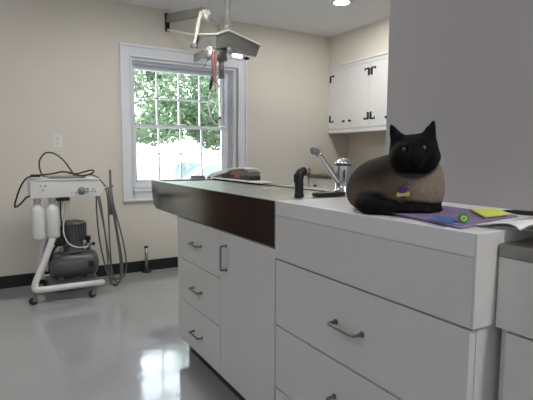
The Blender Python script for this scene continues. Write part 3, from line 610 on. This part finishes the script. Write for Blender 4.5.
# ------------------------------------------------------------------ cat
SDF_ORIGIN = V(.968, .912, .94); CU = V(.686, -.728, 0); CW = V(.728, .686, 0)   # image right / away from the viewer
def c2w(u, w, v): return SDF_ORIGIN + CU * u + CW * w + UP * v
def make_cat():
    h = .0031
    U0, U1, W0, W1, V0, V1 = -.20, .145, -.16, .30, -.012, .27
    gu, gw, gv = np.arange(U0, U1, h), np.arange(W0, W1, h), np.arange(V0, V1, h)
    U, Wd, Vv = np.meshgrid(gu, gw, gv, indexing='ij'); U = U.astype(np.float32); Wd = Wd.astype(np.float32); Vv = Vv.astype(np.float32)
    def ell(c, r, ang=0., P=None):
        x, y, z = (U, Wd, Vv) if P is None else P
        x, y, z = x - c[0], y - c[1], z - c[2]
        if ang: ca, sa = math.cos(ang), math.sin(ang); x, y = x * ca + y * sa, -x * sa + y * ca
        k0 = np.sqrt((x / r[0]) ** 2 + (y / r[1]) ** 2 + (z / r[2]) ** 2); k1 = np.sqrt((x / r[0] ** 2) ** 2 + (y / r[1] ** 2) ** 2 + (z / r[2] ** 2) ** 2) + 1e-6
        return k0 * (k0 - 1) / k1
    def cap(a, b, ra, rb, P=None, sc=(1, 1, 1)):
        x, y, z = (U, Wd, Vv) if P is None else P
        a = np.array(a, float) ; b = np.array(b, float); s = np.array(sc, float)
        px, py, pz = (x - a[0]) / s[0], (y - a[1]) / s[1], (z - a[2]) / s[2]; d = (b - a) / s
        t = np.clip((px * d[0] + py * d[1] + pz * d[2]) / (d @ d), 0, 1)
        return (np.sqrt((px - d[0] * t) ** 2 + (py - d[1] * t) ** 2 + (pz - d[2] * t) ** 2) - (ra + (rb - ra) * t)) * min(sc)
    def su(a, b, k):
        q = np.maximum(k - np.abs(a - b), 0) / k; return np.minimum(a, b) - q * q * k * .25
    def ss(a, b, k):  # a minus b
        q = np.maximum(k - np.abs(-b - a), 0) / k; return np.maximum(a, -b) + q * q * k * .25
    D = ell((-.046, .135, .066), (.108, .120, .078))                 # rump
    D = su(D, ell((-.012, .07, .078), (.105, .105, .078)), .05)      # trunk
    D = su(D, ell((.048, .012, .055), (.067, .070, .070)), .04)      # chest
    D = su(D, ell((.052, -.002, .095), (.056, .056, .055)), .04)     # breast and neck
    D = su(D, ell((-.088, .060, .047), (.060, .085, .052), .3), .03) # thigh
    D = su(D, ell((.02, .04, .12), (.060, .070, .045)), .04)         # shoulders
    D = su(D, cap((.043, .01, .11), (.040, -.035, .155), .050, .048), .03)
    # near hind foot, tail wrapped along the front, tucked fore paws
    D = su(D, ell((-.072, -.026, .025), (.048, .036, .027)), .018)
    D = su(D, ell((-.045, -.020, .038), (.05, .035, .03)), .02)
    tail = None; tp = [(-.080, -.045, .020), (-.03, -.062, .020), (.02, -.066, .018), (.065, -.054, .015), (.098, -.022, .0125), (.106, .01, .012)]
    for a, b in zip(tp[:-1], tp[1:]):
        c_ = cap(a, b, .0215 - .0115 * (a[0] + .085) / .19, .0215 - .0115 * (b[0] + .085) / .19); tail = c_ if tail is None else np.minimum(tail, c_)
    D = su(D, tail, .012)
    # head, tilted a little towards the right
    hc = np.array((.033, -.055, .167)); ro = math.radians(5)
    x, y, z = U - hc[0], Wd - hc[1], Vv - hc[2]
    P = (x * math.cos(ro) + z * math.sin(ro), y, -x * math.sin(ro) + z * math.cos(ro))
    H = ell((0, .004, .002), (.054, .056, .046), 0, P)
    for s in (-1, 1):
        H = su(H, ell((s * .030, -.010, -.014), (.034, .038, .031), 0, P), .022)    # cheeks
        H = su(H, ell((s * .0095, -.054, -.018), (.0135, .012, .010), 0, P), .014) # whisker pads
    H = su(H, ell((0, -.040, .002), (.016, .024, .018), 0, P), .022)                # bridge
    H = su(H, ell((0, -.050, -.012), (.020, .018, .014), 0, P), .012)
    H = su(H, ell((0, -.050, -.032), (.014, .014, .010), 0, P), .010)               # chin
    H = su(H, ell((0, -.0705, -.0085), (.0065, .005, .0042), 0, P), .004)           # nose
    for s in (-1, 1):
        H = ss(H, ell((s * .0220, -.057, .0095), (.0100, .010, .0070), 0, P), .008) # eye sockets
    H = ss(H, cap((0, -.075, -.0255), (0, -.055, -.0255), .0016, .0016, P), .003)
    for s in (-1, 1):
        e = cap((s * .0345, .004, .026), (s * .0520, .010, .074), .0260, .0062, P, (1, .55, 1))
        e = ss(e, cap((s * .036, -.016, .030), (s * .0510, -.004, .066), .0165, .004, P, (1, .62, 1)), .006)
        H = su(H, e, .012)
    D = su(D, H, .018)
    # rests on the counter, and on the folder where that lies under it
    fx = SDF_ORIGIN.x + CU.x * U + CW.x * Wd; fy = SDF_ORIGIN.y + CU.y * U + CW.y * Wd
    on = (fy < .982) & (fx > .85) & (fx > .930 + (fy - .962) * .178 - .014) & (fx < 1.20)
    D = np.maximum(D, np.where(on, .0114, .0008) - Vv)
    # surface nets
    ins = D < 0; nx, ny, nz = D.shape
    cs_ = np.zeros((nx - 1, ny - 1, nz - 1), np.int16)
    offs = [(i, j, k) for i in (0, 1) for j in (0, 1) for k in (0, 1)]
    for i, j, k in offs: cs_ += ins[i:nx - 1 + i, j:ny - 1 + j, k:nz - 1 + k]
    act = (cs_ > 0) & (cs_ < 8); ids = -np.ones(act.shape, np.int64); I = np.argwhere(act); ids[act] = np.arange(len(I))
    acc = np.zeros((len(I), 3)); cnt = np.zeros(len(I))
    for a in range(8):
        for b in range(a + 1, 8):
            oa, ob = np.array(offs[a]), np.array(offs[b])
            if abs(oa - ob).sum() != 1: continue
            da = D[tuple((I + oa).T)]; db = D[tuple((I + ob).T)]; m = (da < 0) != (db < 0)
            t = np.where(m, da / np.where(m, da - db, 1), 0); acc += np.where(m[:, None], oa + (ob - oa) * t[:, None], 0); cnt += m
    vtx = (I + acc / cnt[:, None]) * h + np.array((gu[0], gw[0], gv[0]))
    faces = []
    for ax in range(3):
        o = [0, 0, 0]; o[ax] = 1; b, c = [(1, 2), (2, 0), (0, 1)][ax]
        sl0 = [slice(0, s) for s in D.shape]; sl1 = [slice(0, s) for s in D.shape]
        sl0[ax] = slice(0, D.shape[ax] - 1); sl1[ax] = slice(1, D.shape[ax])
        E = np.argwhere(ins[tuple(sl0)] != ins[tuple(sl1)])
        E = E[(E[:, b] > 0) & (E[:, c] > 0) & (E[:, b] < D.shape[b] - 1) & (E[:, c] < D.shape[c] - 1)]
        eb = np.zeros(3, int); eb[b] = 1; ec = np.zeros(3, int); ec[c] = 1
        q = [ids[tuple((E - eb - ec).T)], ids[tuple((E - ec).T)], ids[tuple(E.T)], ids[tuple((E - eb).T)]]
        faces += list(map(tuple, np.stack(q, 1)))
    # coat colours by anatomy
    u, w_, v = vtx.T
    def blob(c, r): return np.exp(-np.clip((((u - c[0]) / r[0]) ** 2 + ((w_ - c[1]) / r[1]) ** 2 + ((v - c[2]) / r[2]) ** 2), 0, 30) ** 1.5)
    flank = np.array((.145, .108, .080)); chestc = np.array((.27, .22, .168)); dark = np.array((.006, .005, .005)); back = np.array((.030, .024, .020))
    col = np.tile(flank, (len(u), 1))
    mixc = lambda col, c, f: col * (1 - f[:, None]) + c * f[:, None]
    col = mixc(col, chestc, np.clip(1.2 * blob((.085, -.03, .075), (.085, .08, .07)), 0, 1))
    sm = lambda x, a, b: np.clip((x - a) / (b - a), 0, 1) ** 2 * (3 - 2 * np.clip((x - a) / (b - a), 0, 1))
    col = mixc(col, back, sm(v + .35 * (-u - .05), .070, .125) * sm(-u, -.075, -.01))
    col = mixc(col, back * .8, sm(-u, .115, .165) * .8)
    tailD = np.full(len(u), 9.)
    for a, b in zip(tp[:-1], tp[1:]):
        a, b = np.array(a), np.array(b); d = b - a; t = np.clip(((vtx - a) @ d) / (d @ d), 0, 1); tailD = np.minimum(tailD, np.linalg.norm(vtx - a - t[:, None] * d, axis=1))
    col = mixc(col, dark, 1 - sm(tailD, .021, .030))
    col = mixc(col, dark, 1 - sm(np.sqrt(((u + .072) / .050) ** 2 + ((w_ + .030) / .045) ** 2 + ((v - .026) / .034) ** 2), .95, 1.35))
    hd_ = np.sqrt(((u - hc[0]) / .066) ** 2 + ((w_ - hc[1] + .012) / .066) ** 2 + ((v - hc[2]) / .058) ** 2)
    col = mixc(col, dark, (1 - sm(hd_, 1.0, 1.28)))
    col = mixc(col, dark, sm(v, .195, .205))
    col = mixc(col, np.array((.022, .019, .016)), .75 * (1 - sm(hd_, .9, 1.2)) * sm(np.abs(u - hc[0]), .044, .064) * (1 - sm(v, .165, .185)))
    # short coat: ruffle the surface
    pts = []
    for p in vtx:
        q = Vector((p[0] * 260, p[1] * 260, p[2] * 150)); pts.append(mnoise.noise(q) * .0011 + mnoise.noise(q * .3) * .0009)
    me = bpy.data.meshes.new('cat')
    root = (SDF_ORIGIN + CU * 0 + CW * .05)
    W3 = np.array([list(c2w(*p) - root) for p in vtx])
    me.from_pydata(W3.tolist(), [], faces)
    bm = bmesh.new(); bm.from_mesh(me); bmesh.ops.recalc_face_normals(bm, faces=bm.faces)
    bmesh.ops.smooth_vert(bm, verts=bm.verts, factor=.4, use_axis_x=True, use_axis_y=True, use_axis_z=False)
    bm.normal_update()
    for vv, dsp in zip(bm.verts, pts):
        if vv.co.z > .013: vv.co += vv.normal * dsp
    bm.to_mesh(me); bm.free()
    me.polygons.foreach_set('use_smooth', [True] * len(me.polygons))
    at = me.color_attributes.new('coat', 'FLOAT_COLOR', 'POINT')
    at.data.foreach_set('color', np.hstack([col, np.ones((len(col), 1))]).astype(np.float32).ravel())
    m = bpy.data.materials.new('cat_fur'); m.use_nodes = True; nt = m.node_tree; b = nt.nodes['Principled BSDF']; b.inputs['Roughness'].default_value = .75; b.inputs['Specular IOR Level'].default_value = .12
    b.inputs['Sheen Weight'].default_value = .0
    a_ = nt.nodes.new('ShaderNodeAttribute'); a_.attribute_name = 'coat'
    tc = nt.nodes.new('ShaderNodeTexCoord'); mp = nt.nodes.new('ShaderNodeMapping'); mp.inputs['Scale'].default_value = (420, 420, 130); nt.links.new(tc.outputs['Object'], mp.inputs['Vector'])
    n1 = nt.nodes.new('ShaderNodeTexNoise'); n1.inputs['Scale'].default_value = 1.; n1.inputs['Detail'].default_value = 3; nt.links.new(mp.outputs[0], n1.inputs['Vector'])
    mr = nt.nodes.new('ShaderNodeMapRange'); mr.inputs[1].default_value = .3; mr.inputs[2].default_value = .7; mr.inputs[3].default_value = .78; mr.inputs[4].default_value = 1.2; nt.links.new(n1.outputs['Fac'], mr.inputs[0])
    mx = nt.nodes.new('ShaderNodeMix'); mx.data_type = 'RGBA'; mx.blend_type = 'MULTIPLY'; mx.inputs[0].default_value = 1; nt.links.new(a_.outputs['Color'], mx.inputs[6]); nt.links.new(mr.outputs[0], mx.inputs[7]); nt.links.new(mx.outputs[2], b.inputs['Base Color'])
    bp = nt.nodes.new('ShaderNodeBump'); bp.inputs['Strength'].default_value = .5; bp.inputs['Distance'].default_value = .002; nt.links.new(n1.outputs['Fac'], bp.inputs['Height']); nt.links.new(bp.outputs[0], b.inputs['Normal'])
    me.materials.append(m)
    o = bpy.data.objects.new('cat', me); COL.objects.link(o); o.location = root; ORG[o.name] = root
    tag(o, 'dark faced siamese cat lying on the white counter, looking at the viewer', 'cat')
    # helper: first surface point met along +w (away from the viewer) at (u, v)
    def front(uu, vv_):
        i = int(round((uu - gu[0]) / h)); k = int(round((vv_ - gv[0]) / h)); lineD = D[i, :, k]
        j = int(np.argmax(lineD < 0)); return gw[max(j - 1, 0)] + h * (lineD[j - 1] / (lineD[j - 1] - lineD[j]))
    def radial(cu_, cw_, vv_, ang, dv):
        for r in np.arange(.10, .015, -.0015):
            uu, ww = cu_ + r * math.cos(ang), cw_ + r * math.sin(ang); v2 = vv_ + dv * (-math.sin(ang))
            i, j, k = int(round((uu - gu[0]) / h)), int(round((ww - gw[0]) / h)), int(round((v2 - gv[0]) / h))
            if 0 <= i < nx and 0 <= j < ny and 0 <= k < nz and D[i, j, k] < 0: return r
        return .03
    cr_, sr_ = math.cos(ro), math.sin(ro)
    iris = mat('cat_iris', (.12, .15, .16), .4, noise=.2, nscale=300)
    for s in (-1, 1):
        lx, lz = s * .0220, .0095
        uu, vv_ = hc[0] + lx * cr_ - lz * sr_, hc[2] + lx * sr_ + lz * cr_
        fwv = front(uu, vv_); R_ = .0078
        ce = c2w(uu, fwv + R_ - .0028, vv_)
        e = MB().ball(ce, R_, 18, 14).build('eye', iris, o)
        dirv = (V(0, 0, 1.1) - ce).normalized()
        MB().ball(ce + dirv * (R_ - .0012), (.0036, .0036, .0045), 12, 8).build('pupil', M['black'], e)
    # collar with two tags
    cpts = []
    ccu, ccw, ccv = .036, -.008, .108
    for k in range(40):
        a = 2 * PI * k / 40; r = radial(ccu, ccw, ccv, a, -.010)
        cpts.append([r, a])
    rr = np.array([p[0] for p in cpts]); rr = np.minimum(np.array([p[0] for p in cpts]), .060); rr = np.array([np.median(np.take(rr, range(k - 2, k + 3), mode='wrap')) for k in range(40)])
    RC = .046; wf = front(ccu, ccv + .004); ccw = wf - .0012 + RC
    ring = [c2w(ccu + RC * 1.05 * math.cos(2 * PI * k / 40), ccw + RC * math.sin(2 * PI * k / 40), ccv + .016 * math.sin(2 * PI * k / 40) + .018) for k in range(40)]
    teal = mat('teal_collar_webbing', (.010, .035, .040), .6, noise=.2, nscale=80)
    cm = MB(); vs = []
    for p in ring: vs += [p + UP * .0050, p - UP * .0050]
    out = [(p - c2w(ccu, ccw, ccv)) for p in ring]
    vs2 = []
    for p, q in zip(ring, out):
        q = V(q.x, q.y, 0).normalized() * .003; vs2 += [p + UP * .005 + q, p - UP * .005 + q]
    K = 40; f1 = [(2 * k, 2 * ((k + 1) % K), 2 * ((k + 1) % K) + 1, 2 * k + 1) for k in range(K)]
    cm.add(vs, f1, True); cm.add(vs2, f1, True)
    cm.add(vs + vs2, [(2 * k, 2 * ((k + 1) % K), 80 + 2 * ((k + 1) % K), 80 + 2 * k) for k in range(K)] + [(2 * k + 1, 2 * ((k + 1) % K) + 1, 81 + 2 * ((k + 1) % K), 81 + 2 * k) for k in range(K)])
    col_o = cm.build('collar', teal, o)
    violet = mat('violet_enamel_tag', (.09, .025, .22), .35, .1, noise=.15, nscale=90); gold = mat('yellow_metal_tag', (.72, .55, .12), .4, .2, noise=.1, nscale=60)
    def tagshape(name, poly, uc, vc, mm, lift, th=.0018):
        w0 = min(front(uc + du, max(.02, vc + dv)) for du, dv in poly) - lift
        pts_ = [c2w(uc + du, w0 - .25 * dv, vc + dv) for du, dv in poly]
        return MB().prism(pts_, -CW * th).build(name, mm, col_o, bevel=.0004)
    heart = [(1.2 * x_, 1.2 * y_) for x_, y_ in [(0, -.0125), (.006, -.007), (.0105, -.001), (.0105, .004), (.007, .0075), (.003, .0075), (0, .005), (-.003, .0075), (-.007, .0075), (-.0105, .004), (-.0105, -.001), (-.006, -.007)]]
    bone = [(-.016, -.002), (-.0165, -.006), (-.013, -.009), (-.009, -.007), (.009, -.005), (.013, -.007), (.0165, -.003), (.0165, .002), (.016, .007), (.012, .0075), (.008, .0035), (-.008, .001), (-.012, .004), (-.016, .003)]
    tagshape('bone_tag', bone, .0095, .0590, gold, .001)
    tagshape('heart_tag', heart, .0085, .0690, violet, .0045)
    w0 = front(.0085, .088); MB().tube([c2w(.0085 + .005 * math.cos(t), w0 - .004, .083 + .006 * math.sin(t)) for t in np.linspace(0, 2 * PI, 14)[:-1]], .0011, 6, closed=True).build('tag_ring', M['nickel'], col_o)
    return o
make_cat()

# ------------------------------------------------------------------ outdoors
GZ = -.42
struct(MB().box(-14, 24, YW + .165, 34, GZ - .1, GZ).build('floor_outdoors', M['gravel']))
LG = [leafmat('leaf_green', (.022, .044, .017), (.12, .19, .09)), leafmat('leaf_pale', (.045, .080, .035), (.20, .26, .15)), leafmat('leaf_dark', (.015, .032, .016), (.07, .115, .06))]
def tree(name, label, x, y, trunk_h, blobs, nleaf, size, mi, tr=.10):
    t = thing(name, label, 'tree', (x, y, GZ), 'trees outside the window')
    mb = MB()
    for bx_, by_, bz_, r in blobs:
        k = int(nleaf * r[0] * r[2] / sum(b[3][0] * b[3][2] for b in blobs))
        for _ in range(k):
            d = rng.normal(size=3); d /= np.linalg.norm(d); rad = rng.uniform(.45, 1) ** .6
            c = Vector((x + bx_ + d[0] * r[0] * rad, y + by_ + d[1] * r[1] * rad, GZ + bz_ + d[2] * r[2] * rad))
            a = Vector(rng.normal(size=3)).normalized(); b = a.orthogonal().normalized(); s = size * rng.uniform(.6, 1.3)
            n_ = a.cross(b) * s * .12
            mb.add([c - a * s, c + b * s * .45 + n_, c + a * s, c - b * s * .45 + n_], [(0, 1, 2, 3)])
    mb.build('foliage', LG[mi], t, weld=False)
    tk = MB().tube(smooth([(x, y, GZ), (x + .05, y, GZ + trunk_h * .5), (x - .03, y, GZ + trunk_h)], 4), [tr] * 4 + [tr * .8] * 4 + [tr * .5], 10)
    for bx_, by_, bz_, r in blobs: tk.tube([(x, y, GZ + trunk_h * .75), (x + bx_ * .6, y + by_ * .6, GZ + (bz_ + trunk_h * .75) / 2), (x + bx_, y + by_, GZ + bz_)], [tr * .5, tr * .35, tr * .15], 6)
    tk.build('trunk', M['bark'], t)
tree('tree', 'leafy green tree in the middle of the window view', 5.75, 11.6, 2.4, [(-1.0, 0, 3.3, (1.15, 1.0, 1.1)), (-.4, .2, 2.4, (.9, .8, .75)), (-1.6, 0, 2.45, (.9, .7, .6)), (-.8, 0, 4.6, (1.0, .9, .9))], 4300, .085, 0, .06)
tree('tree', 'darker tree at the right of the window view', 7.3, 14.6, 2.6, [(-.5, 0, 3.6, (1.2, 1.1, 1.4)), (-.4, 0, 2.4, (1.3, 1, .75)), (-.4, 0, 5.2, (1.1, 1, 1.1))], 4800, .11, 2, .07)
tree('tree', 'pale thin tree seen through the left panes of the window', 3.9, 16.2, 2.4, [(.6, 0, 2.5, (1.0, .7, .6)), (.1, 0, 4.0, (.7, .6, .45)), (.8, 0, 5.2, (.7, .6, .45))], 1900, .095, 1, .04)
tree('tree', 'broad tree standing farthest back behind the others', 9.9, 20.5, 3.0, [(-2.3, 0, 4.2, (2.2, 1.5, 1.6)), (-3.5, 0, 5.8, (1.3, 1.2, 1.1)), (-1.0, 0, 3.1, (1.6, 1.2, 1.0)), (-3.6, 0, 2.6, (1.3, 1.0, .7))], 5000, .15, 1, .10)
car = thing('car', 'pale parked car outside the window', 'car', (3.75, 8.9, GZ))
cx, cy = 3.75, 8.9
def carprof(y, pts): return [(cx + px, y, GZ + pz) for px, pz in pts]
bodyp = [(-2.05, .25), (-2.1, .5), (-2.05, .68), (-1.6, .80), (-.95, .86), (1.75, .90), (2.0, .85), (2.08, .6), (2.05, .28), (1.72, .22), (1.62, .42), (1.35, .54), (1.05, .42), (.95, .22), (-1.0, .22), (-1.1, .42), (-1.38, .54), (-1.65, .42), (-1.75, .22)]
MB().prism(carprof(cy - .82, bodyp), (0, 1.64, 0)).build('body', M['carpaint'], car, bevel=.04)
MB().prism(carprof(cy - .72, [(-.98, .86), (-.25, 1.36), (0, 1.40), (.9, 1.40), (1.15, 1.34), (1.75, .90)]), (0, 1.44, 0)).build('cabin', M['carpaint'], car, bevel=.04)
gl = MB()
for yy in (cy - .728, cy + .72): gl.prism(carprof(yy, [(-.80, .92), (-.22, 1.31), (.30, 1.34), (.30, .92)]), (0, .008, 0)).prism(carprof(yy, [(.38, .92), (.38, 1.34), (.92, 1.33), (1.12, 1.27), (1.5, .94)]), (0, .008, 0))
gl.add([(cx - .965, cy - .64, GZ + .885), (cx - .965, cy + .64, GZ + .885), (cx - .275, cy + .60, GZ + 1.358), (cx - .275, cy - .60, GZ + 1.358), (cx - .945, cy - .64, GZ + .875), (cx - .945, cy + .64, GZ + .875), (cx - .255, cy + .60, GZ + 1.345), (cx - .255, cy - .60, GZ + 1.345)], [(0, 1, 2, 3), (7, 6, 5, 4), (0, 4, 5, 1), (1, 5, 6, 2), (2, 6, 7, 3), (3, 7, 4, 0)])
gl.build('car_windows', M['carglass'], car)
for wx in (-1.38, 1.33):
    for wy in (cy - .76, cy + .58):
        wl = MB().lathe((cx + wx, wy, GZ + .31), [(.19, 0), (.28, 0), (.31, .03), (.31, .15), (.28, .18), (.19, .18)], 24, 'y').build('wheel', M['tyre'], car)
        MB().lathe((cx + wx, wy, GZ + .31), [(0, .01), (.19, .02), (.19, .16), (0, .17)], 20, 'y').build('hubcap', M['nickel'], wl)

# ------------------------------------------------------------------ sky, sun
wd = bpy.data.worlds.new('sky'); scene.world = wd; wd.use_nodes = True; nt = wd.node_tree; bg = nt.nodes['Background']
tc = nt.nodes.new('ShaderNodeTexCoord'); sx = nt.nodes.new('ShaderNodeSeparateXYZ'); nt.links.new(tc.outputs['Generated'], sx.inputs[0])
rp = nt.nodes.new('ShaderNodeValToRGB'); rp.color_ramp.elements[0].position = 0.; rp.color_ramp.elements[0].color = (.92, .97, 1, 1); rp.color_ramp.elements[1].position = .8; rp.color_ramp.elements[1].color = (.72, .86, 1, 1)
nt.links.new(sx.outputs[2], rp.inputs[0]); nt.links.new(rp.outputs[0], bg.inputs[0]); bg.inputs[1].default_value = 8.
sn = bpy.data.lights.new('sun', 'SUN'); sn.energy = 6.; sn.angle = .15; sn.color = (1, .96, .88); so = bpy.data.objects.new('sun', sn); COL.objects.link(so)
so.rotation_euler = (math.radians(42), 0, math.radians(25))

# ------------------------------------------------------------------ view
vs_ = scene.view_settings; vs_.view_transform = 'Standard'; vs_.look = 'None'; vs_.gamma = 1; vs_.exposure = 0.; vs_.use_curve_mapping = False
scene.cycles.use_denoising = True
scene.cycles.max_bounces = 10; scene.cycles.diffuse_bounces = 6; scene.cycles.transparent_max_bounces = 12
scene.cycles.sample_clamp_indirect = 6
